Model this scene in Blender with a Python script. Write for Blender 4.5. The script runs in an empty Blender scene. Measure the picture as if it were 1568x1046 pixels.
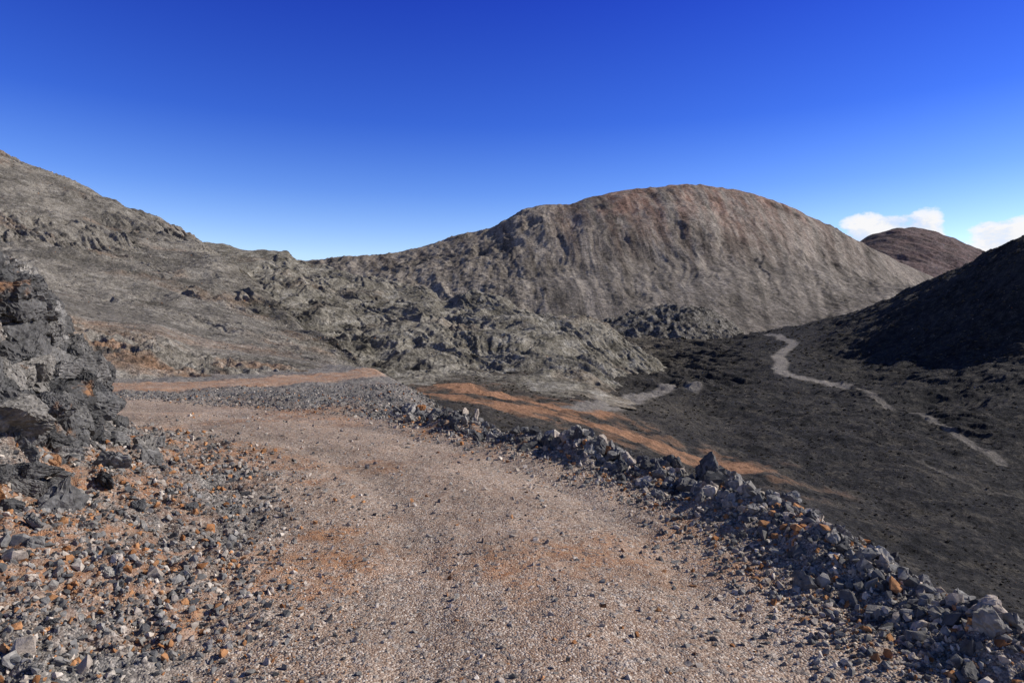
import bpy, math, numpy as np, bmesh
from mathutils import Vector
rng=np.random.default_rng(7)
F=1045.0; EYE=1.65; HZ=523.0; CU=784.0
# ------------------------------------------------------------------ noise
P=rng.permutation(256); P=np.concatenate([P,P,P])
ANG=rng.random(256)*2*np.pi; GX=np.cos(ANG); GY=np.sin(ANG)
def pn(x,y,s=0):
    x=x+s*17.31; y=y+s*9.77
    xi=np.floor(x).astype(np.int64); yi=np.floor(y).astype(np.int64)
    xf=x-xi; yf=y-yi; xi&=255; yi&=255
    u=xf*xf*xf*(xf*(xf*6-15)+10); v=yf*yf*yf*(yf*(yf*6-15)+10)
    def g(i,j,dx,dy):
        h=P[P[i&255]+(j&255)]&255
        return GX[h]*dx+GY[h]*dy
    a=g(xi,yi,xf,yf); b=g(xi+1,yi,xf-1,yf); c=g(xi,yi+1,xf,yf-1); d=g(xi+1,yi+1,xf-1,yf-1)
    return ((a+(b-a)*u)*(1-v)+(c+(d-c)*u)*v)*1.5
def fbm(x,y,o=5,s=0,g=0.5):
    r=0;a=1.0;f=1.0
    for k in range(o):
        r=r+a*pn(x*f,y*f,s+k*3); a*=g; f*=2.03
    return r
def ridged(x,y,o=4,s=0,g=0.5):
    r=0;a=1.0;f=1.0
    for k in range(o):
        r=r+a*(1-np.abs(pn(x*f,y*f,s+k*3))*2); a*=g; f*=2.07
    return r-1.0
RND=rng.random((4096,3))
def worley3(p):
    pi=np.floor(p).astype(np.int64); f1=np.full(len(p),9.0); idv=np.zeros(len(p)); f2=f1.copy()
    for i in (-1,0,1):
        for j in (-1,0,1):
            for k in (-1,0,1):
                c=pi+np.array([i,j,k]); h=(c[:,0]*73856093 ^ c[:,1]*19349663 ^ c[:,2]*83492791)&4095
                d=np.linalg.norm(c+RND[h]-p,axis=1)
                m=d<f1; f2=np.where(m,f1,np.minimum(f2,d)); idv=np.where(m,RND[(h*7+3)&4095,0],idv); f1=np.where(m,d,f1)
    return f1,f2,idv
def smooth(a,b,x):
    t=np.clip((x-a)/(b-a),0,1); return t*t*(3-2*t)
def pchip(xs,ys,x):
    xs=np.array(xs,float); ys=np.array(ys,float)
    h=np.diff(xs); dl=np.diff(ys)/h; m=np.zeros(len(xs))
    m[0]=dl[0]; m[-1]=dl[-1]
    for i in range(1,len(xs)-1):
        if dl[i-1]*dl[i]>0: m[i]=2*dl[i-1]*dl[i]/(dl[i-1]+dl[i])
    i=np.clip(np.searchsorted(xs,x)-1,0,len(xs)-2)
    t=np.clip((x-xs[i])/h[i],0,1)
    return (2*t**3-3*t**2+1)*ys[i]+(t**3-2*t**2+t)*h[i]*m[i]+(-2*t**3+3*t**2)*ys[i+1]+(t**3-t**2)*h[i]*m[i+1]
# ------------------------------------------------------------------ mesh helpers
def mesh_obj(name,verts,faces,mat,attrs=None,smoothf=True):
    me=bpy.data.meshes.new(name); n=len(verts); k=faces.shape[1]; m=len(faces)
    me.vertices.add(n); me.vertices.foreach_set("co",verts.astype(np.float32).ravel())
    me.loops.add(m*k); me.loops.foreach_set("vertex_index",faces.astype(np.int32).ravel())
    me.polygons.add(m); me.polygons.foreach_set("loop_start",(np.arange(m)*k).astype(np.int32))
    me.polygons.foreach_set("use_smooth",np.full(m,smoothf))
    me.update(calc_edges=True)
    if attrs:
        for an,a in attrs.items():
            at=me.attributes.new(an,'FLOAT_COLOR','POINT')
            c=np.ones((n,4),np.float32); c[:,:3]=a; at.data.foreach_set("color",c.ravel())
    me.materials.append(mat)
    ob=bpy.data.objects.new(name,me); bpy.context.scene.collection.objects.link(ob); return ob
def gridfaces(nr,nc):
    i=np.arange(nr*nc).reshape(nr,nc)
    return np.stack([i[:-1,:-1],i[:-1,1:],i[1:,1:],i[1:,:-1]],-1).reshape(-1,4)
def catmull(A,t,k):
    K=len(A)-1
    p0=A[max(k-1,0)];p1=A[k];p2=A[k+1];p3=A[min(k+2,K)]
    m1=(p2-p0)*0.35; m2=(p3-p1)*0.35
    return (2*t**3-3*t**2+1)*p1+(t**3-2*t**2+t)*m1+(-2*t**3+3*t**2)*p2+(t**3-t**2)*m2
def ucols(u0,u1,step=1.6,coarse=14):
    a=[]
    if u0<-40: a.append(np.arange(u0,-40,coarse))
    a.append(np.arange(max(u0,-40),min(u1,1610),step))
    if u1>1610: a.append(np.arange(1610,u1,coarse))
    return np.concatenate(a)
def loft(lines,u,rows):
    V=[];D=[]
    for L in lines:
        L=np.array(L,float); V.append(pchip(L[:,0],L[:,1],u)); D.append(np.exp(pchip(L[:,0],np.log(L[:,2]),u)))
    V=np.array(V);D=np.array(D); Z=EYE+D*(HZ-V)/F; LD=np.log(D)
    dz=[];dd=[]
    for k in range(len(lines)-1):
        for t in np.arange(rows[k])/rows[k]:
            dd.append(np.exp(catmull(LD,t,k))); dz.append(catmull(Z,t,k))
    dd.append(D[-1]); dz.append(Z[-1])
    dd=np.array(dd);dz=np.array(dz)
    X=dd*((u-CU)/F)[None,:]
    return X,dd,dz
def polydist(x,y,pts):
    pts=np.array(pts,float); best=np.full(x.shape,1e9); sg=np.ones(x.shape)
    for a,b in zip(pts[:-1],pts[1:]):
        d=b-a; L=d@d
        if L<1e-9: continue
        t=np.clip(((x-a[0])*d[0]+(y-a[1])*d[1])/L,0,1)
        px=x-a[0]-t*d[0]; py=y-a[1]-t*d[1]; q=np.sqrt(px*px+py*py)
        m=q<best-1e-9; best=np.where(m,q,best); sg=np.where(m,np.sign(d[1]*px-d[0]*py),sg)
    return best,best*sg
def dens(pts,n=6):
    pts=np.array(pts,float); s=np.r_[0,np.cumsum(np.linalg.norm(np.diff(pts,axis=0),axis=1)+1e-6)]
    q=np.linspace(0,s[-1],n*(len(pts)-1)+1)
    return np.stack([pchip(s,pts[:,i],q) for i in range(pts.shape[1])],1)
# ------------------------------------------------------------------ materials
def newmat(name):
    m=bpy.data.materials.new(name); m.use_nodes=True; nt=m.node_tree; nt.nodes.clear()
    o=nt.nodes.new('ShaderNodeOutputMaterial'); b=nt.nodes.new('ShaderNodeBsdfPrincipled')
    b.inputs['Roughness'].default_value=0.95; b.inputs['Specular IOR Level'].default_value=0.12
    nt.links.new(b.outputs[0],o.inputs[0]); return m,nt,b
class N:
    def __init__(s,nt): s.nt=nt; s.pos=nt.nodes.new('ShaderNodeNewGeometry').outputs['Position']
    def put(s,sock,v):
        if hasattr(v,'is_output'): s.nt.links.new(v,sock)
        else: sock.default_value=v
    def noise(s,scale,detail=6,rough=0.6,vec=None,dist=0):
        n=s.nt.nodes.new('ShaderNodeTexNoise'); n.inputs['Scale'].default_value=scale
        n.inputs['Detail'].default_value=detail; n.inputs['Roughness'].default_value=rough; n.inputs['Distortion'].default_value=dist
        s.nt.links.new(vec or s.pos,n.inputs['Vector']); return n.outputs['Fac']
    def vor(s,scale,vec=None):
        n=s.nt.nodes.new('ShaderNodeTexVoronoi'); n.inputs['Scale'].default_value=scale
        s.nt.links.new(vec or s.pos,n.inputs['Vector']); return n.outputs['Distance'],n.outputs['Color']
    def mapv(s,sc,rot=(0,0,0)):
        n=s.nt.nodes.new('ShaderNodeMapping'); n.inputs['Scale'].default_value=sc; n.inputs['Rotation'].default_value=rot
        s.nt.links.new(s.pos,n.inputs['Vector']); return n.outputs[0]
    def ramp(s,fac,stops,interp='LINEAR'):
        n=s.nt.nodes.new('ShaderNodeValToRGB'); e=n.color_ramp.elements; n.color_ramp.interpolation=interp
        while len(e)<len(stops): e.new(0.5)
        for el,(p,c) in zip(e,stops):
            el.position=p; el.color=(c,c,c,1) if isinstance(c,(int,float)) else (*c,1)
        s.nt.links.new(fac,n.inputs[0]); return n.outputs[0]
    def mix(s,f,a,b,mode='MIX'):
        n=s.nt.nodes.new('ShaderNodeMix'); n.data_type='RGBA'; n.blend_type=mode; n.clamp_factor=True
        s.put(n.inputs[0],f)
        for i,v in ((6,a),(7,b)):
            if isinstance(v,tuple): v=(*v,1)
            if isinstance(v,(int,float)): v=(v,v,v,1)
            s.put(n.inputs[i],v)
        return n.outputs[2]
    def math(s,op,a,b=0.0,cl=False):
        n=s.nt.nodes.new('ShaderNodeMath'); n.operation=op; n.use_clamp=cl; s.put(n.inputs[0],a); s.put(n.inputs[1],b); return n.outputs[0]
    def attr(s,name):
        n=s.nt.nodes.new('ShaderNodeAttribute'); n.attribute_name=name
        q=s.nt.nodes.new('ShaderNodeSeparateColor'); s.nt.links.new(n.outputs['Color'],q.inputs[0]); return q.outputs[0],q.outputs[1],q.outputs[2],n.outputs['Color']
    def sep(s,c):
        q=s.nt.nodes.new('ShaderNodeSeparateColor'); s.nt.links.new(c,q.inputs[0]); return q.outputs
    def bump(s,h,dist,st,normal=None):
        n=s.nt.nodes.new('ShaderNodeBump'); n.inputs['Distance'].default_value=dist; n.inputs['Strength'].default_value=st
        s.nt.links.new(h,n.inputs['Height'])
        if normal: s.nt.links.new(normal,n.inputs['Normal'])
        return n.outputs[0]
def terrain_mat(name,cA,cB,cRed,cTrack,s1,s2,s3,bd,light=(0.22,0.21,0.19),lamt=0.35,vec=None,bst=0.8,layer=None,lmix=0.5):
    m,nt,b=newmat(name); g=N(nt)
    R,G,B,_=g.attr('mask')
    v=g.mapv(*vec) if vec else None
    n1=g.ramp(g.noise(s1,8,0.65,v,0.4),[(0.38,0.0),(0.62,1.0)])
    n2=g.noise(s2,6,0.75); n3=g.noise(s3,4,0.75)
    if layer:
        n4=g.noise(layer[0],7,0.7,g.mapv(*layer[1]),0.3)
        n2=g.math('ADD',g.math('MULTIPLY',n2,1-lmix),g.math('MULTIPLY',n4,lmix))
    c=g.mix(n1,cA,cB)
    c=g.mix(g.math('MULTIPLY',G,g.ramp(g.noise(s1*1.7,7,0.7,v),[(0.33,0.0),(0.58,1.0)])),c,cRed)
    lt=g.ramp(n2,[(0.50,0.0),(0.60,1.0)]); dkk=g.ramp(n2,[(0.38,0.4),(0.47,1.0)])
    c=g.mix(g.math('MULTIPLY',lt,lamt),c,light)
    c=g.mix(1.0,c,dkk,'MULTIPLY')
    c=g.mix(1.0,c,g.ramp(n3,[(0.32,0.35),(0.5,1.0),(0.68,1.65)]),'MULTIPLY')
    c=g.mix(1.0,c,g.mix(B,1.0,0.42),'MULTIPLY')
    tr=g.mix(1.0,cTrack,g.ramp(n3,[(0.3,0.8),(0.7,1.2)]),'MULTIPLY')
    c=g.mix(R,c,tr)
    nt.links.new(c,b.inputs['Base Color'])
    h=g.math('ADD',g.math('MULTIPLY',n2,1.0),g.math('MULTIPLY',n3,0.4))
    nt.links.new(g.bump(h,bd,bst),b.inputs['Normal']); return m
def stone_mat(name,sc=30,bd=0.01,sc2=None):
    m,nt,b=newmat(name); g=N(nt); _,_,_,C=g.attr('rcol')
    n=g.noise(sc,6,0.65); c=g.mix(1.0,C,g.ramp(n,[(0.3,0.55),(0.5,1.0),(0.72,1.5)]),'MULTIPLY')
    nn=g.bump(n,bd,0.9)
    if sc2:
        n2=g.noise(sc2,8,0.7); c=g.mix(1.0,c,g.ramp(n2,[(0.35,0.6),(0.5,1.0),(0.65,1.5)]),'MULTIPLY')
        c=g.mix(g.ramp(g.noise(sc2*0.45,5,0.6),[(0.60,0.0),(0.66,0.75)]),c,(0.38,0.19,0.085)); nn=g.bump(n2,bd*6,0.8,nn)
    nt.links.new(c,b.inputs['Base Color']); nt.links.new(nn,b.inputs['Normal']); return m
# ------------------------------------------------------------------ near ground function
ER=dens([(2.9,-25),(2.75,0),(2.6,3.7),(2.2,6.7),(1.0,9.6),(-0.7,12.3),(-2.0,14.8),(-2.7,17.5),(-3.7,22),(-5,27),(-6.2,31),(-7.5,36),(-12,44)],5)
EL=dens([(-1.5,-25),(-1.6,0),(-1.75,3.6),(-2.35,6.2),(-3.9,10),(-8.2,13.9),(-14,16),(-40,18)],5)
FR=dens([(-40,20.5),(-20,20.8),(-13.6,21.9),(-10.6,24.4),(-8.0,28.4),(-6.6,32),(-5.5,36)],5)
SP=dens([(-16,17.6),(-10,17.8),(-6.2,18.2),(-3.9,17.2)],4)
R1=dens([(0.6,-25),(0.6,0),(0.45,3.7),(-0.1,6.5),(-1.5,9.8),(-4.6,13.2),(-9,15.4),(-16,16.2),(-40,17.5)],5)
OC=dens([(-4.2,-25),(-4.0,0),(-3.75,4.4),(-4.3,6.2),(-4.9,8.0),(-5.25,9.6),(-6.1,10.8),(-8,11.7),(-14,12.5),(-40,13.5)],5)
def near(x,y):
    dR=polydist(x,y,ER)[1]; dL=-polydist(x,y,EL)[1]
    dF=polydist(x,y,FR)[0]; dS=polydist(x,y,SP)[0]; dC=polydist(x,y,R1)[0]
    onroad=np.clip(1-smooth(-0.5,0.5,dL)-smooth(-0.9,-0.1,dR),0,1)*(1-smooth(1.9,2.6,dC))
    out=np.maximum(dR-0.15,0)
    z=-0.66*(np.sqrt(out*out+0.10)-0.316)
    z=z+(0.15*np.exp(-((dR+0.15)/0.32)**2)*(1-smooth(13,17,y))+0.07*np.exp(-((dR+0.5)/0.7)**2))*(0.75+0.9*pn(x*0.9,y*0.9,4))
    bl=smooth(0,1.3,dL)*(1-smooth(13.0,17,y))
    z=z+bl*0.17+0.15*np.clip(dL-1.0,0,3)*(1-smooth(9.5,13,y))
    dO=-polydist(x,y,OC)[1]
    dO=dO+0.25*fbm(x*0.9,y*0.9,3,88)
    oc=smooth(3.0,5.5,y)
    z=z+(1.75*smooth(0,1.35,dO)+0.5*np.clip(dO-0.9,0,2.5))*oc
    z=z+0.14*np.exp(-(dS/1.2)**2)+0.13*smooth(18,21,y)*(dO<0)
    off=1-onroad; off=off*(0.2+0.8*smooth(1.4,2.4,dF))
    z=z+fbm(x*0.6,y*0.6,5,1)*(0.03+0.11*off*(1-0.5*smooth(15,18,y)))
    z=z+fbm(x*5,y*5,4,9)*(0.010+0.035*off)
    z=z+onroad*(0.035*np.exp(-(dC/0.45)**2)-0.035*np.exp(-((dC-0.95)/0.25)**2))
    return z,dR,dL,dF,dS,onroad,dC,dO
def near_masks(x,y,o):
    z,dR,dL,dF,dS,onroad,dC,dO=o
    fr=(1-smooth(1.9,2.6,dF+0.4*pn(x,y,8)))*(dR<0.5)*smooth(17.5,19,y)
    road=np.clip(onroad+fr,0,1)
    w=fbm(x*0.45,y*0.45,4,21)
    tr=np.exp(-((dC-0.95)/0.3)**2)
    org=smooth(0.05,0.5,w)*0.85+0.16*(1-tr)*onroad
    org=org*(1-0.5*tr*onroad)
    org=org+0.75*smooth(0.1,0.7,-np.abs(dL-0.7)*0.6+0.8+w)*(y<14)
    org=org*(1-smooth(-0.5,0.4,dR)*0.5)
    org=org*(1-0.75*smooth(15.5,17.5,y)*(1-fr))+0.95*fr
    org=org*(1-0.7*smooth(0,0.4,dO)*(y<14))
    return road,np.clip(org,0,1),np.clip(smooth(0.3,1.6,dR)+0.3*smooth(0,0.4,dO)*(y<14),0,1)
def near_mat(name):
    m,nt,b=newmat(name); g=N(nt); R,G,B,_=g.attr('mask')
    d1,c1=g.vor(80); d2,c2=g.vor(30); r1=g.sep(c1); r2=g.sep(c2)
    nz=g.noise(2.2,8,0.7); nf=g.noise(160,3,0.7)
    grey=g.ramp(r1[0],[(0.0,(0.07,0.067,0.063)),(0.4,(0.17,0.158,0.145)),(0.75,(0.31,0.275,0.235)),(1.0,(0.50,0.45,0.38))])
    pink=g.ramp(r1[1],[(0.0,(0.21,0.135,0.094)),(0.45,(0.41,0.298,0.217)),(0.8,(0.52,0.405,0.308)),(1.0,(0.80,0.70,0.58))])
    orange=g.ramp(r2[1],[(0.0,(0.28,0.115,0.045)),(0.6,(0.48,0.225,0.10)),(1.0,(0.54,0.32,0.17))])
    c=g.mix(R,grey,pink)
    of=g.math('MULTIPLY',G,g.ramp(nz,[(0.38,0.05),(0.60,1.0)]))
    c=g.mix(g.math('MULTIPLY',of,0.78),c,orange)
    big=g.ramp(r2[0],[(0.80,0.0),(0.86,1.0)])
    c=g.mix(g.math('MULTIPLY',big,0.6),c,g.ramp(r2[2],[(0,(0.12,0.12,0.12)),(0.6,(0.36,0.32,0.27)),(1,(0.6,0.53,0.46))]))
    c=g.mix(1.0,c,g.ramp(nf,[(0.3,0.7),(0.7,1.25)]),'MULTIPLY')
    c=g.mix(1.0,c,g.ramp(g.noise(0.8,5,0.6),[(0.3,0.75),(0.7,1.15)]),'MULTIPLY')
    c=g.mix(1.0,c,g.mix(B,1.0,0.38),'MULTIPLY')
    nt.links.new(c,b.inputs['Base Color'])
    h1=g.math('SUBTRACT',1.0,d1); h2=g.math('MULTIPLY',g.math('SUBTRACT',1.0,d2),big)
    n=g.bump(h1,0.009,0.9); n=g.bump(h2,0.02,0.8,n); n=g.bump(nz,0.06,0.5,n)
    nt.links.new(n,b.inputs['Normal']); return m
MN=near_mat('gravel_soil')
MS=stone_mat('stone',22,0.012)
MSB=stone_mat('limestone_block',26,0.010,2.6)
MSF=stone_mat('stone_far',3,0.08)
def near_sheet(name):
    th=np.concatenate([np.linspace(-math.pi*0.98,-0.80,90)[:-1],np.linspace(-0.80,0.72,900),np.linspace(0.72,math.pi*0.98,90)[1:]])
    r=np.concatenate([[0.05,0.6,1.2],np.exp(np.linspace(math.log(1.7),math.log(46),760))])
    T,Rr=np.meshgrid(th,r); x=(Rr*np.sin(T)).ravel(); y=(Rr*np.cos(T)).ravel()
    o=near(x,y); road,org,out=near_masks(x,y,o)
    return mesh_obj(name,np.stack([x,y,o[0]],1),gridfaces(len(r),len(th)),MN,{'mask':np.stack([road,org,out],1)})
near_sheet('gravel_ground')
def ribbon(name,path,hw,n,m,y1):
    pts=dens(path,n); keep=(pts[:,1]<y1)&(pts[:,1]>-8)&(pts[:,0]>-24); pts=pts[keep]
    tg=np.gradient(pts,axis=0); tg/=np.linalg.norm(tg,axis=1)[:,None]; nr=np.stack([tg[:,1],-tg[:,0]],1)
    w=np.linspace(-hw,hw,m)
    Q=pts[:,None,:]+nr[:,None,:]*w[None,:,None]; x=Q[...,0].ravel(); y=Q[...,1].ravel()
    o=near(x,y); road,org,out=near_masks(x,y,o)
    edge=np.abs(np.tile(w,len(pts)))/hw
    z=o[0]+0.007-0.04*smooth(0.72,1.0,edge)
    return mesh_obj(name,np.stack([x,y,z],1),gridfaces(len(pts),m),MN,{'mask':np.stack([road,org,out],1)})
ribbon('gravel_road',R1,1.6,40,200,30)
ribbon('gravel_road',FR,1.9,20,80,33)
# ------------------------------------------------------------------ rocks
def hull(n,ax,seed):
    r=np.random.default_rng(seed); p=r.normal(size=(n,3)); p/=np.linalg.norm(p,axis=1)[:,None]; p*=r.uniform(0.7,1.05,(n,1)) 
    p=np.sign(p)*np.abs(p)**0.85; p*=ax
    bm=bmesh.new()
    for q in p: bm.verts.new(q)
    bmesh.ops.convex_hull(bm,input=bm.verts)
    bmesh.ops.delete(bm,geom=[v for v in bm.verts if not v.link_faces],context='VERTS')
    bmesh.ops.triangulate(bm,faces=bm.faces); bm.verts.index_update()
    V=np.array([v.co[:] for v in bm.verts]); Fc=np.array([[v.index for v in f.verts] for f in bm.faces]); bm.free(); return V,Fc
def rough(V,Fc,seed,cuts=2,amp=0.06):
    bm=bmesh.new(); vs=[bm.verts.new(v) for v in V]
    for f in Fc: bm.faces.new([vs[i] for i in f])
    for c in range(cuts): bmesh.ops.subdivide_edges(bm,edges=bm.edges,cuts=1,use_grid_fill=True); bmesh.ops.triangulate(bm,faces=bm.faces)
    bm.verts.index_update()
    V=np.array([v.co[:] for v in bm.verts]); Fc=np.array([[v.index for v in f.verts] for f in bm.faces]); bm.free()
    f1,f2,idv=worley3(V*1.9+seed*3.7); n=V/np.maximum(np.linalg.norm(V,axis=1)[:,None],1e-3)
    r=np.random.default_rng(seed)
    V=V+n*((idv-0.5)*amp*3.2-amp*1.2*(1-smooth(0,0.2,f2-f1)))[:,None]+r.normal(0,amp*0.22,V.shape)
    return V,Fc
def var(n,cnt,s): 
    r=np.random.default_rng(s)
    return [hull(n,np.array([1,r.uniform(0.55,0.95),r.uniform(0.35,0.8)]),s*100+i) for i in range(cnt)]
SMALL=var(8,14,1); MED=var(13,24,2); BIG=[rough(*v,i,2,0.07) for i,v in enumerate(var(16,16,3))]; HUGE=[rough(*v,i+40,3,0.08) for i,v in enumerate(var(18,9,4))]
PAL=np.array([[0.13,0.125,0.118],[0.20,0.19,0.175],[0.09,0.088,0.085],[0.27,0.25,0.22],[0.38,0.32,0.26],[0.52,0.45,0.37],[0.40,0.20,0.09],[0.30,0.135,0.055]])
def scatter(name,pos,size,variants,wts,mat,sink=0.25,orient=1.0,dark=1.0):
    n=len(pos); q=rng.normal(size=(n,4)); q[:,1:3]*=orient; q/=np.linalg.norm(q,axis=1)[:,None]
    w,x,y,z=q.T
    Rm=np.stack([1-2*(y*y+z*z),2*(x*y-z*w),2*(x*z+y*w),2*(x*y+z*w),1-2*(x*x+z*z),2*(y*z-x*w),2*(x*z-y*w),2*(y*z+x*w),1-2*(x*x+y*y)],1).reshape(n,3,3)
    wt=np.array(wts,float); col=PAL[rng.choice(len(PAL),n,p=wt/wt.sum())]*rng.uniform(0.75,1.25,(n,1))*dark
    vi=rng.integers(0,len(variants),n); VV=[];FF=[];CC=[];off=0
    for k,(V,Fc) in enumerate(variants):
        ix=np.where(vi==k)[0]
        if len(ix)==0: continue
        W=np.einsum('nij,vj->nvi',Rm[ix],V)*size[ix][:,None,None]+pos[ix][:,None,:]
        W[...,2]+=(size[ix]*(0.5-sink))[:,None]
        FF.append((Fc[None]+(np.arange(len(ix))*len(V))[:,None,None]+off).reshape(-1,3)); VV.append(W.reshape(-1,3)); CC.append(np.repeat(col[ix],len(V),0)); off+=len(ix)*len(V)
    return mesh_obj(name,np.concatenate(VV),np.concatenate(FF),mat,{'rcol':np.concatenate(CC)},False)
def samp(n,rmin,rmax,t0=-0.8,t1=0.72):
    r=np.exp(rng.uniform(math.log(rmin),math.log(rmax),n)); t=rng.uniform(t0,t1,n)
    return r*np.sin(t),r*np.cos(t),r
def put(x,y): 
    o=near(x,y); return np.stack([x,y,o[0]],1),o
x,y,r=samp(90000,1.9,17); p,o=put(x,y); c=fbm(x*0.8,y*0.8,3,55); k=(o[5]>0.4)&(rng.random(len(x))<0.7+0.5*c)
s=(0.0030+0.0045*rng.random(k.sum())**3)*(0.8+r[k]*0.12)*1.25; big=rng.random(k.sum())<0.07; s[big]*=3.0
scatter('gravel',p[k],s,SMALL,[2,2,1,3,5,6,2,1],MS)
x,y,r=samp(130000,1.9,17); p,o=put(x,y); dR,dL=o[1],o[2]
c=fbm(x*0.7,y*0.7,3,33)
k=(((dL>-0.7)&(rng.random(len(x))<smooth(-0.7,0.5,dL)*(0.6+0.7*c)))|((dR>-1.5)&(rng.random(len(x))<smooth(-1.5,-0.3,dR)*0.9)&(dR<2.5)))&(y<17)
s=0.007+0.024*rng.random(k.sum())**4; s*=(0.8+r[k]*0.1)
scatter('rubble',p[k],s,MED,[5,5,3.5,5,4,3,2.5,1.2],MS)
x,y,r=samp(18000,2.2,17); p,o=put(x,y); dR,dL=o[1],o[2]; c=fbm(x*0.6,y*0.6,3,37)
k=((dL>0.1)&(rng.random(len(x))<0.2+0.7*c)&(y<13))|((np.abs(dR-0.05)<0.55)&(rng.random(len(x))<0.9)&(y<17))
s=0.022+0.06*rng.random(k.sum())**3
scatter('rubble',p[k],s,MED,[5,6,3,5,3.5,2.5,2,0.8],MS)
e=dens(ER,6); e=e[(e[:,1]>2.5)&(e[:,1]<15.5)]
n=800; i=rng.integers(0,len(e),n); x=e[i,0]+rng.normal(0.0,0.27,n); y=e[i,1]+rng.normal(0,0.15,n); p,o=put(x,y)
scatter('boulder_berm',p,(0.035+0.13*rng.random(n)**2.8)*np.where(y>6.0,1.15,0.72),BIG,[5,6,4,5,2.5,1.2,0.8,0.3],MS,0.2)
b_=np.array([(0.80,9.8,.20),(1.0,9.4,.15),(1.9,8.1,.20),(2.2,7.6,.28),(2.5,7.9,.28),(1.75,8.5,.16),(1.35,8.9,.18),(0.4,10.3,.14),(-0.3,11.3,.15),(2.55,5.3,.11),(2.5,6.2,.15),(2.35,6.9,.18),(-1.2,12.9,.16)])
p,o=put(b_[:,0],b_[:,1]); scatter('boulder',p,b_[:,2],HUGE,[4,6,3,4,0.6,0.1,0.1,0.1],MSB,0.15)
b_=np.array([(-3.8,5.8,.24),(-3.4,6.2,.11),(-4.0,6.7,.17),(-3.1,6.6,.08),(-4.3,7.3,.22),(-4.4,8.3,.2),(-4.8,8.9,.24),(-2.9,5.2,.07),(-3.3,5.3,.09),(-2.6,4.4,.07),(-3.5,5.0,.13),(-3.2,4.6,.08),(-5.0,9.6,.2),(-2.5,3.7,.05),(-2.9,4.1,.06)])
p,o=put(b_[:,0],b_[:,1]); scatter('boulder',p,b_[:,2],HUGE,[6,5,5,3,1,0.4,0.1,0.1],MSB,0.3)
# fractured rock face on the left: interlocking blocks over the bank
ROCK=[rough(*v,i+80,4,0.055) for i,v in enumerate(var(20,12,6))]
n=3000; x=rng.uniform(-10,-3.6,n); y=rng.uniform(3.8,12,n); p,o=put(x,y); dO=o[7]
k=(dO>0.0)&(dO<3.6); p=p[k]; dO=dO[k]; n=len(p)
s=0.13+0.58*rng.random(n)**1.6; s=np.minimum(s,0.18+0.55*dO)
k2=rng.random(n)<0.5; p=p[k2]; s=s[k2]
p[:,2]-=s*0.55
scatter('rock_outcrop',p,s,ROCK,[7,6,5,3,0.2,0.0,0.1,0.1],MSB,0.3,0.4,0.85)
x=rng.uniform(-16,-1.5,34000); y=rng.uniform(15.0,23.5,34000); p,o=put(x,y)
k=(o[3]>2.5)&(o[6]>1.9)&(o[1]<1)&(rng.random(len(x))<np.where(o[4]<2.0,0.8,0.3))
s=0.014+0.042*rng.random(k.sum())**4.5
scatter('rubble_bank',p[k],s,MED,[6,6,4,5,2.5,1.5,1.5,0.6],MS)
x,y,r=samp(30000,4,40,-0.2,0.75); p,o=put(x,y); k=(o[1]>0.5)
s=0.012+0.04*rng.random(k.sum())**3; s*=1+r[k]*0.03
scatter('scree',p[k],s,MED,[6,5,6,3,0.6,0.2,0.4,0.3],MS,dark=0.55)
# ------------------------------------------------------------------ landforms
SH={}
def sheet(name,lines,u0,u1,rows,disp,mat,maskf,step=1.6):
    u=ucols(u0,u1,step); X,Y,Z=loft(lines,u,rows)
    Z=Z+disp(X,Y)
    SH[name]=(u,X,Y,Z,np.cumsum([0]+list(rows)))
    M=maskf(X,Y,Z,u)
    return mesh_obj(name,np.stack([X.ravel(),Y.ravel(),Z.ravel()],1),gridfaces(*X.shape),mat,{'mask':np.stack([a.ravel() for a in M],1)})
def sheetscatter(name,sn,n,k0,k1,u0,u1,px,wts,dark=1.0,thr=None,mx=1.5,variants=SMALL,bare=None):
    u,X,Y,Z,cr=SH[sn]; ju=np.where((u>u0)&(u<u1))[0]
    j=rng.choice(ju,n); i=rng.integers(cr[k0],cr[k1],n)
    x,y,z=X[i,j],Y[i,j],Z[i,j]
    if bare is not None:
        k=bare[i,j]<0.2; x,y,z=x[k],y[k],z[k]
    if thr is not None:
        k=fbm(x/(thr),y/(thr),4,77)+rng.normal(0,.35,len(x))>0.1; x,y,z=x[k],y[k],z[k]
    s=np.minimum(y*px/1045*(0.5+1.6*rng.random(len(x))**4),mx)
    scatter(name,np.stack([x,y,z],1),s,variants,wts,MSF,0.3,0.5,dark)
C1=[[(-800,640,17),(-400,620,20),(0,596,24),(150,588,26.5),(300,582,29.5),(450,577,33.5),(560,578,37),(640,615,41),(760,680,44)],
    [(-800,470,22),(-400,490,25),(0,505,28),(150,538,30),(240,534,32.5),(300,550,35),(420,555,38),(500,565,40),(560,575,42),(640,604,45),(760,660,48)],
    [(-800,330,60),(-400,370,68),(0,410,74),(150,448,72),(250,475,68),(350,505,62),(450,538,56),(520,556,52),(560,570,50),(640,606,50),(760,665,52)],
    [(-800,150,110),(-400,230,112),(0,320,118),(150,370,118),(250,412,110),(350,455,95),(450,510,78),(520,545,66),(560,568,58),(640,610,54),(760,670,55)],
    [(-800,0,175),(-400,90,175),(-200,155,175),(0,232,172),(60,258,172),(150,299,170),(230,337,168),(300,369,160),(345,402,140),(400,448,112),(450,492,90),(520,535,72),(560,565,62),(640,612,57),(760,675,58)],
    [(-800,100,260),(0,330,250),(300,440,230),(400,500,160),(520,580,100),(640,640,80),(760,700,80)]]
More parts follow.
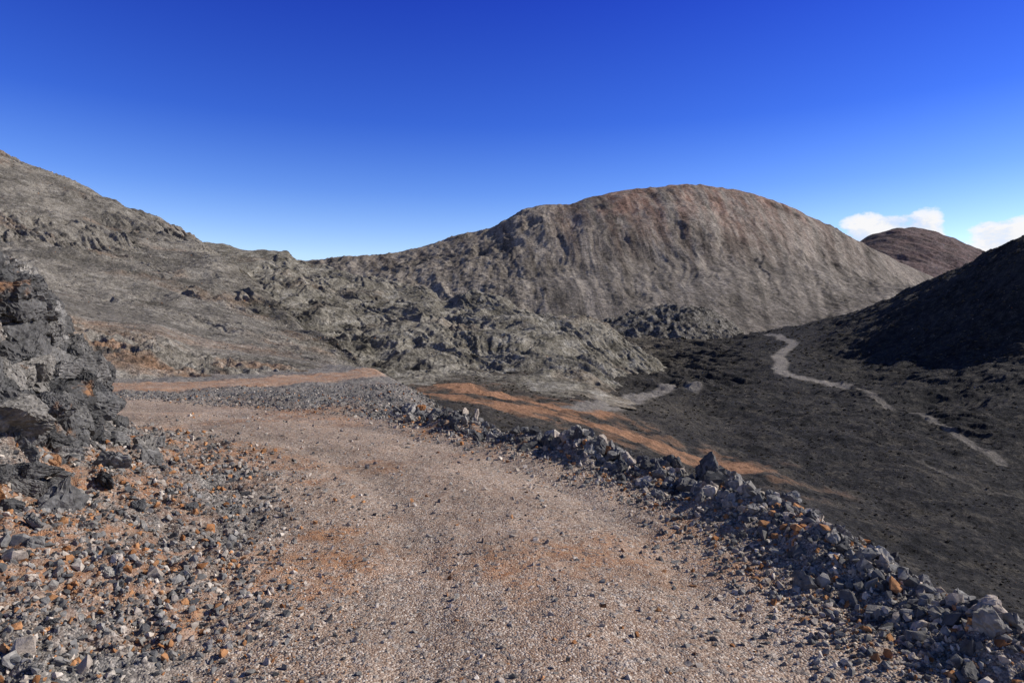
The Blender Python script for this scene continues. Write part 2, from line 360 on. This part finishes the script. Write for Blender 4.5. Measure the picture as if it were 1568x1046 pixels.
def dC1(X,Y):
    bank=np.exp(-((Y-32)/6)**2); sl=smooth(30,60,Y)
    st=ridged((X*0.5+Y*0.85)/3.6+fbm(X/20,Y/20,3,17)*1.5,(X*0.85-Y*0.5)/16,4,18,0.6)*smooth(-0.15,0.45,fbm(X/22,Y/22,3,19))
    return fbm(X/26,Y/26,6,11)*1.5*smooth(40,110,Y)+ridged(X/9+Y/30,Y/14,4,12)*0.32*smooth(36,80,Y)+st*0.9*smooth(40,80,Y)+ridged(X/1.5,Y/1.5,4,13)*0.10*sl+bank*smooth(27.5,31,Y)*ridged(X/2.2,Y/1.6,5,15)*0.45+fbm(X/1.0,Y/1.0,4,5)*0.06
def mC1(X,Y,Z,u):
    q=fbm(X/14,Y/14,4,61); bank=np.exp(-((Y-31)/6)**2)
    return X*0,np.clip(smooth(0.3,0.7,q)*0.4+bank*smooth(0.0,0.4,fbm(X/3,Y/3,3,62))*0.85,0,1),np.clip(smooth(0.0,0.6,fbm(X/20,Y/12,4,63))*0.6,0,1)
MT1=terrain_mat('scree_slope',(0.135,0.121,0.10),(0.23,0.205,0.168),(0.30,0.17,0.095),(0.35,0.22,0.15),0.10,0.7,4.0,0.45,(0.37,0.34,0.29),0.55,None,0.9,(0.45,((0.45,0.6,1.9),(0.15,0.35,0.2))),0.45)
sheet('scree_hillside',C1,-800,760,[60,150,180,200,50],dC1,MT1,mC1)
C2=[[(150,620,90),(450,600,80),(560,600,76),(650,608,78),(750,612,80),(850,618,82),(900,620,84),(950,625,86),(1000,635,92),(1060,650,100)],
    [(150,500,170),(450,520,150),(560,540,130),(650,550,120),(750,563,115),(850,575,112),(900,584,112),(950,595,114),(1000,608,118),(1060,635,124)],
    [(150,430,240),(350,430,230),(450,450,215),(560,480,190),(650,492,175),(750,500,160),(850,525,150),(900,535,150),(950,550,150),(1000,571,150),(1060,615,150)],
    [(150,377,330),(340,375,320),(370,381,315),(438,390,300),(450,400,295),(500,414,280),(600,441,255),(650,446,240),(685,462,225),(740,455,210),(800,472,200),(850,490,190),(900,497,185),(950,513,180),(1000,537,175),(1060,600,165)],
    [(150,420,450),(450,440,420),(740,500,300),(1000,600,230),(1060,640,220)]]
def dC2(X,Y):
    a=X*0.8+Y*0.6; b=-X*0.6+Y*0.8; k=smooth(78,130,Y); wx=fbm(X/30,Y/30,3,35)*9
    ax=np.where(X>-95,1,0.3)
    return k*ax*(fbm(X/34,Y/34,4,30)*3.2+ridged((a+wx)/22,(b+wx)/34,4,31,0.52)*1.45+ridged((a+wx)/5.5,b/14,4,32,0.6)*0.6)+ridged(X/1.6,Y/2.2,3,33)*0.17*smooth(78,120,Y)
def mC2(X,Y,Z,u):
    q=fbm(X/22,Y/22,4,64)
    return X*0,smooth(0.3,0.7,q)*0.3,smooth(0.1,0.7,fbm(X/7,Y/10,4,65))*0.55
MT2=terrain_mat('folded_limestone',(0.14,0.125,0.095),(0.25,0.225,0.178),(0.24,0.16,0.105),(0.35,0.22,0.15),0.12,0.45,2.2,0.8,(0.42,0.39,0.335),0.65,None,0.85,(0.28,((0.5,0.5,1.9),(0.2,0.5,0.3))),0.45)
sheet('rocky_ridge',C2,150,1060,[120,170,200,50],dC2,MT2,mC2,1.4)
VL=[[(-300,1000,12),(600,1150,12),(1000,1300,12),(1568,1500,12),(2600,1800,12)],
    [(-300,660,30),(600,650,32),(700,662,32),(850,690,32),(1000,720,34),(1120,770,32),(1250,860,28),(1400,950,25),(1568,1010,22),(2600,1300,20)],
    [(-300,610,50),(600,612,50),(700,614,52),(850,640,56),(1000,682,60),(1120,718,62),(1200,728,62),(1300,765,57),(1400,820,50),(1568,890,44),(2600,1150,38)],
    [(-300,590,80),(600,592,80),(700,590,82),(850,604,90),(1000,612,100),(1120,625,105),(1200,625,105),(1300,630,100),(1400,650,92),(1568,690,80),(2600,880,60)],
    [(-300,560,150),(600,560,150),(850,560,170),(1000,555,190),(1120,545,210),(1200,540,205),(1300,548,180),(1400,548,160),(1568,540,130),(2600,500,90)],
    [(-300,520,400),(600,515,400),(1000,515,420),(1120,513,420),(1170,508,400),(1200,503,380),(1250,494,350),(1300,481,320),(1350,463,290),(1400,441,265),(1450,419,240),(1500,394,220),(1568,366,195),(1800,260,170),(2600,0,150)],
    [(-300,510,900),(1000,515,900),(1200,505,900),(1300,510,700),(1568,450,400),(2600,200,300)]]
def dV(X,Y):
    rs=smooth(30,90,X-0.25*Y+25); md=smooth(95,140,Y)*(1-smooth(15,60,X-0.34*Y+35))
    a=X*0.8+Y*0.6; gz=smooth(0,50,X-0.25*Y+10)*smooth(45,90,Y)
    # the bench the winding road was cut into is smoother than the ground around it
    az=X/Y; bench=1-0.75*np.exp(-((az-0.41)/0.05)**2)*smooth(110,150,Y)*(1-smooth(380,420,Y))
    return fbm(X/45,Y/45,5,40)*1.6*smooth(60,160,Y)*bench+ridged(X/16,Y/16,4,41)*0.5*smooth(50,120,Y)*(1+0.8*rs)*bench+bench*gz*ridged((X*0.35+Y*0.94)/15+fbm(X/30,Y/30,3,47)*0.5,(X*0.94-Y*0.35)/60,4,46,0.55)*0.9+bench*md*ridged(a/12,Y/30,4,45,0.6)*1.6+fbm(X/7,Y/7,5,43)*0.45*smooth(20,60,Y)*bench+ridged(X/1.8,Y/1.8,4,42)*0.11
def trackpts(sn,uv,kmin,kmax):
    u,X,Y,Z,cr=SH[sn]; out=[]
    for uu,vv in uv:
        j=np.argmin(np.abs(u-uu)); sl=slice(cr[kmin],cr[kmax]); vp=HZ-(Z[sl,j]-EYE)/Y[sl,j]*F
        i=np.argmin(np.abs(vp-vv)); out.append((X[sl,j][i],Y[sl,j][i]))
    return dens(out,3)
def mV(X,Y,Z,u):
    SH['tmp']=(u,X,Y,Z,np.cumsum([0]+rowsV))
    t1=trackpts('tmp',[(1110,513),(1160,516),(1200,520),(1216,526),(1204,536),(1190,546),(1198,556),(1192,568),(1208,575),(1250,583),(1290,592)],3,5)
    t1b=trackpts('tmp',[(1290,592),(1340,608),(1400,632),(1460,662),(1500,688),(1535,712)],2,5)
    t2=trackpts('tmp',[(880,626),(930,622),(970,612),(1010,602),(1060,590)],2,5)
    t3=trackpts('tmp',[(600,600),(680,606),(740,614),(800,622),(860,634)],1,4)
    t4=trackpts('tmp',[(690,592),(750,602),(810,616),(870,628),(905,626)],1,4)
    t6=trackpts('tmp',[(780,626),(860,640),(920,656),(1000,680),(1080,705),(1130,718)],1,4)
    t5=trackpts('tmp',[(1410,708),(1470,735),(1568,765)],1,4)
    x,y=X,Y; w=fbm(x/3,y/3,4,70); w2=fbm(x/7,y/7,5,73)
    def near_(t,wd,k=0.35): 
        d=polydist(x,y,t)[0]; return 1-smooth(wd*0.6,wd*1.3,d+(w+w2)*k*wd)
    R=np.maximum.reduce([near_(t1,1.7,0.12),near_(t2,1.7,0.2),near_(t1b,0.75,0.2)*0.6,near_(t5,0.3)*0.3])
    o=np.maximum.reduce([near_(t3,1.2,0.5)*0.9,near_(t4,2.4,0.5),near_(t6,2.7,0.8)*0.9])
    dust=(1-smooth(4,12,np.minimum(polydist(x,y,t6)[0],polydist(x,y,t4)[0])+w2*5))*0.4
    o=np.maximum(o,dust*smooth(-0.3,0.5,w))
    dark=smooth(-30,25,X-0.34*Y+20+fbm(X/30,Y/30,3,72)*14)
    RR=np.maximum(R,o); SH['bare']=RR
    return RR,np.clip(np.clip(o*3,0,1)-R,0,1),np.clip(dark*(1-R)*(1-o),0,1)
rowsV=[20,120,150,220,230,40]
m,nt,b=newmat('valley_soil'); g=N(nt); R,G,B,_=g.attr('mask')
n1=g.ramp(g.noise(0.07,8,0.65),[(0.38,0.0),(0.62,1.0)]); n2=g.noise(0.45,8,0.8); n3=g.noise(3.0,5,0.8)
c=g.mix(n1,(0.08,0.07,0.056),(0.145,0.125,0.098))
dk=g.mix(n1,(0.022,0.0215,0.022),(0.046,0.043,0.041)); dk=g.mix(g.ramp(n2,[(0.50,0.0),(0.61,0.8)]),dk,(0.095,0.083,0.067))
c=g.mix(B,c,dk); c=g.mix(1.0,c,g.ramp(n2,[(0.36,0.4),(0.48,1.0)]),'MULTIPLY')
c=g.mix(1.0,c,g.ramp(n3,[(0.32,0.3),(0.5,1.0),(0.68,2.0)]),'MULTIPLY')
tr=g.mix(G,(0.29,0.26,0.225),(0.43,0.235,0.135)); tr=g.mix(1.0,tr,g.ramp(n3,[(0.3,0.65),(0.7,1.3)]),'MULTIPLY'); tr=g.mix(1.0,tr,g.ramp(n2,[(0.4,0.7),(0.6,1.1)]),'MULTIPLY')
c=g.mix(R,c,tr); nt.links.new(c,b.inputs['Base Color'])
nt.links.new(g.bump(g.math('ADD',n2,g.math('MULTIPLY',n3,0.35)),0.8,0.85),b.inputs['Normal']); MV=m
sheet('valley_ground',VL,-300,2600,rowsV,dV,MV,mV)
KN=[[(880,530,330),(950,525,330),(1050,522,330),(1140,522,335)],
    [(880,520,370),(930,492,370),(980,476,370),(1010,470,370),(1060,472,370),(1100,482,372),(1140,512,375)],
    [(880,530,420),(950,515,420),(1050,510,420),(1140,530,420)]]
def dK(X,Y): return ridged(X/14,Y/14,5,81,0.6)*1.9+ridged(X/4,Y/4,3,82)*0.6
MK=terrain_mat('dark_rock',(0.09,0.082,0.07),(0.17,0.153,0.128),(0.18,0.115,0.075),(0.35,0.22,0.15),0.10,0.3,1.2,1.0,(0.30,0.28,0.245),0.5)
sheet('rocky_knoll',KN,880,1140,[90,50],dK,MK,lambda X,Y,Z,u:(X*0,X*0,X*0))
MTN=[[(200,560,500),(600,530,480),(800,530,440),(950,530,400),(1100,525,390),(1250,515,400),(1400,500,480),(1700,500,600)],
    [(200,480,650),(450,455,650),(600,455,600),(700,455,560),(800,465,520),(950,480,480),(1100,482,470),(1200,490,470),(1300,470,520),(1400,450,600),(1700,470,700)],
    [(200,440,800),(450,420,800),(600,410,760),(700,405,720),(800,400,680),(900,395,670),(1000,390,660),(1100,392,650),(1200,405,660),(1300,425,700),(1400,440,760),(1700,470,850)],
    [(200,407,1000),(480,400,1000),(520,399,1000),(600,390,990),(650,379,980),(700,364,970),(750,353,960),(800,327,950),(830,319,950),(870,317,955),(900,305,960),(950,293,960),(1000,287,960),(1050,282,960),(1100,286,960),(1150,297,960),(1200,314,960),(1250,337,960),(1300,362,960),(1350,389,960),(1400,415,960),(1450,440,960),(1700,500,960)],
    [(200,430,1400),(700,420,1400),(1050,380,1400),(1400,470,1400),(1700,520,1400)]]
def dM(X,Y):
    k=smooth(450,650,Y); az=X/Y*900; cr=np.exp(-((Y-965)/60)**2)
    gl=ridged(az/75+fbm(X/120,Y/120,4,92)*0.5,Y/600,3,91,0.45)
    g2=ridged((az+Y*0.12)/24+fbm(X/90,Y/90,3,98)*0.5,Y/330,3,99,0.5)
    lf=1-smooth(-10,90,az)
    cg=smooth(0.1,0.8,fbm(az/50,Y/90,4,97))
    return (fbm(X/150,Y/150,4,90,0.5)*7*k+gl*1.9*k+g2*1.3*k)*(1-cr*0.65)+ridged(X/26,Y/36,5,93,0.55)*(0.35+1.5*cg+1.5*lf)+fbm(X/7,Y/7,3,94)*0.3
def mM(X,Y,Z,u):
    U=np.broadcast_to(u[None,:],X.shape); az=X/Y*900; q=fbm((az+Y*0.12)/13,Y/340,4,95); q2=fbm((az+Y*0.12)/40,Y/400,4,89)
    h=smooth(60,210,Z); red=h*smooth(820,930,U)*(1-smooth(1130,1400,U))*0.85+0.18*smooth(40,150,Z)
    rk=smooth(0.1,0.7,ridged(X/40+Y/60,Y/60,4,96,0.6))*(1-0.4*h)
    cg=smooth(0.2,0.8,fbm(az/50,Y/90,4,97))
    return X*0,np.clip(red*(0.7+q),0,1),np.clip(rk*0.2+0.5*smooth(0.05,0.5,q)+0.3*smooth(0.1,0.6,q2)+0.4*cg+0.12*(1-h),0,1)
MM=terrain_mat('mountain_rock',(0.175,0.15,0.12),(0.27,0.232,0.188),(0.33,0.20,0.145),(0.3,0.2,0.15),0.012,0.07,0.35,2.6,(0.42,0.37,0.31),0.5,((1.6,0.5,0.5),(0,0,0)),0.8,(0.09,((1.9,0.16,0.28),(0.0,0.0,0.12))),0.65)
sheet('mountain',MTN,200,1700,[60,150,170,220,40],dM,MM,mM)
DM=[[(1200,480,1500),(1400,480,1500),(1700,480,1500),(2300,480,1500)],
    [(1200,440,2000),(1290,400,2000),(1400,400,2000),(1560,430,2000),(2300,470,2000)],
    [(1200,420,2500),(1290,384,2500),(1325,368,2500),(1350,357,2500),(1380,351,2500),(1420,355,2500),(1460,366,2500),(1500,385,2500),(1560,402,2500),(2300,440,2500)],
    [(1200,440,3300),(1400,400,3300),(1700,440,3300),(2300,470,3300)]]
MD=terrain_mat('distant_rock',(0.10,0.078,0.072),(0.15,0.115,0.105),(0.19,0.115,0.10),(0.3,0.2,0.15),0.008,0.03,0.15,8.0,(0.2,0.17,0.16),0.3)
sheet('distant_mountain',DM,1200,2300,[20,100,120,20],lambda X,Y:fbm(X/200,Y/200,5,101)*12+ridged(X/110+Y/200,Y/300,4,102)*8,MD,lambda X,Y,Z,u:(X*0,X*0+0.5,X*0+.15))
a=np.linspace(-math.pi,math.pi,97); rr=np.array([300,900,3000,9000,30000.]); A,RR=np.meshgrid(a,rr)
x=(RR*np.sin(A)).ravel();y=(RR*np.cos(A)).ravel()
mesh_obj('terrain',np.stack([x,y,np.full(len(x),-30.0)],1),gridfaces(5,97),MD,{'mask':np.zeros((len(x),3))})
sheetscatter('hillside_stones','scree_hillside',30000,0,4,-20,600,0.9,[4,4,2,5,4,3,1,0.4],0.85,12)
sheetscatter('ridge_stones','rocky_ridge',16000,1,3,420,1050,1.0,[4,4,2,5,3,2,0.2,0.1],0.9,10)
sheetscatter('slope_stones','valley_ground',30000,1,5,560,1600,0.9,[4,4,2,4,2,1,0.3,0.3],0.6,9,bare=SH['bare'])
def cushions(name,sn,n,k0,k1,u0,u1,bare):
    u,X,Y,Z,cr=SH[sn]; ju=np.where((u>u0)&(u<u1))[0]; j=rng.choice(ju,n); i=rng.integers(cr[k0],cr[k1],n)
    k=bare[i,j]<0.1; i,j=i[k],j[k]; x,y,z=X[i,j],Y[i,j],Z[i,j]; n=len(x)
    s=np.clip(y/1045*(1.4+1.8*rng.random(n)),0.10,0.7); T=46
    th=rng.random((n,T))*2*np.pi; ph=np.arccos(rng.random((n,T)))
    d=np.stack([np.sin(ph)*np.cos(th),np.sin(ph)*np.sin(th),np.cos(ph)*0.7],-1)
    tip=d*s[:,None,None]*rng.uniform(0.75,1.1,(n,T,1)); bs=d*s[:,None,None]*0.35
    side=rng.normal(size=(n,T,3))*s[:,None,None]*0.16
    o=np.stack([x,y,z],1)[:,None,:]
    V=np.stack([o+bs-side,o+bs+side,o+tip],2).reshape(-1,3)
    Fc=np.arange(len(V)).reshape(-1,3)
    col=np.repeat((np.array([0.12,0.10,0.065])[None]*rng.uniform(0.4,1.5,(n,1))),T*3,0)
    mesh_obj(name,V,Fc,MSF,{'rcol':col},False)
cushions('cushion_shrubs','valley_ground',4200,1,5,700,1600,SH['bare'])
# ------------------------------------------------------------------ light, sky, camera
EL_,AZ=math.radians(34),math.radians(82)
sd=Vector((math.sin(AZ)*math.cos(EL_),math.cos(AZ)*math.cos(EL_),math.sin(EL_)))
sl=bpy.data.lights.new('sun','SUN'); sl.energy=5.0; sl.angle=math.radians(0.53); sl.color=(1.0,0.955,0.89)
so=bpy.data.objects.new('sun',sl); so.rotation_euler=sd.to_track_quat('Z','Y').to_euler(); bpy.context.scene.collection.objects.link(so)
w=bpy.data.worlds.new('World'); bpy.context.scene.world=w; w.use_nodes=True; nt=w.node_tree; nt.nodes.clear()
out=nt.nodes.new('ShaderNodeOutputWorld'); bg=nt.nodes.new('ShaderNodeBackground'); sky=nt.nodes.new('ShaderNodeTexSky')
sky.sky_type='NISHITA'; sky.sun_disc=False; sky.sun_elevation=EL_; sky.sun_rotation=AZ; sky.altitude=2000; sky.air_density=1.0; sky.dust_density=0.1; sky.ozone_density=3.0
bg.inputs[1].default_value=0.09
g=N.__new__(N); g.nt=nt; tc=nt.nodes.new('ShaderNodeTexCoord'); g.pos=tc.outputs['Generated']
hs=nt.nodes.new('ShaderNodeHueSaturation'); hs.inputs['Saturation'].default_value=1.25; nt.links.new(sky.outputs[0],hs.inputs['Color'])
sx=nt.nodes.new('ShaderNodeSeparateXYZ'); nt.links.new(g.pos,sx.inputs[0])
bear=g.math('ARCTAN2',sx.outputs[0],sx.outputs[1]); elv=sx.outputs[2]
h_=0.2
tint=g.ramp(elv,[(0.0,(3.0*h_,2.1*h_,1.9*h_)),(0.12,(3.7*h_,2.5*h_,2.15*h_)),(0.21,(2.0*h_,1.6*h_,2.1*h_)),(0.30,(1.0*h_,0.98*h_,2.0*h_)),(0.45,(0.6*h_,0.55*h_,1.85*h_)),(0.62,(0.9*h_,0.5*h_,0.4*h_))])
skyc=g.mix(1.0,hs.outputs[0],tint,'MULTIPLY'); skyc=g.mix(1.0,skyc,(1/h_,1/h_,1/h_),'MULTIPLY')
mp=nt.nodes.new('ShaderNodeMapping'); mp.inputs['Scale'].default_value=(1,1,1.8); nt.links.new(g.pos,mp.inputs[0])
cn=g.noise(20,10,0.66,mp.outputs[0])
def band(v,a,b,c,d):
    r1=nt.nodes.new('ShaderNodeMapRange'); r1.interpolation_type='SMOOTHSTEP'; g.put(r1.inputs[0],v); r1.inputs[1].default_value=a; r1.inputs[2].default_value=b
    r2=nt.nodes.new('ShaderNodeMapRange'); r2.interpolation_type='SMOOTHSTEP'; g.put(r2.inputs[0],v); r2.inputs[1].default_value=c; r2.inputs[2].default_value=d
    r2.inputs[3].default_value=1; r2.inputs[4].default_value=0
    return g.math('MULTIPLY',r1.outputs[0],r2.outputs[0])
e1=g.math('MULTIPLY',band(bear,0.42,0.47,0.55,0.58),band(elv,0.07,0.09,0.147,0.180))
e2=g.math('MULTIPLY',band(bear,0.565,0.61,0.9,1.0),band(elv,0.05,0.07,0.130,0.162))
env=g.math('MAXIMUM',e1,e2)
cm=g.math('ADD',cn,g.math('MULTIPLY',g.math('SUBTRACT',env,1.0),0.5))
cm=g.ramp(cm,[(0.28,0.0),(0.40,0.8),(0.52,1.0)])
fin=g.mix(cm,skyc,g.mix(g.ramp(cn,[(0.36,0.0),(0.56,1.0)]),(7.0,8.0,9.9),(10.5,10.5,10.7)))
nt.links.new(fin,bg.inputs[0]); nt.links.new(bg.outputs[0],out.inputs[0])
cam=bpy.data.cameras.new('camera'); cam.lens=24; cam.sensor_width=36; cam.clip_end=60000; cam.clip_start=0.1
co=bpy.data.objects.new('camera',cam); co.location=(0,0,EYE); co.rotation_euler=(math.radians(90),0,0); bpy.context.scene.collection.objects.link(co)
bpy.context.scene.camera=co
sc=bpy.context.scene; sc.view_settings.view_transform='Standard'; sc.view_settings.look='None'; sc.view_settings.exposure=0
print('done')
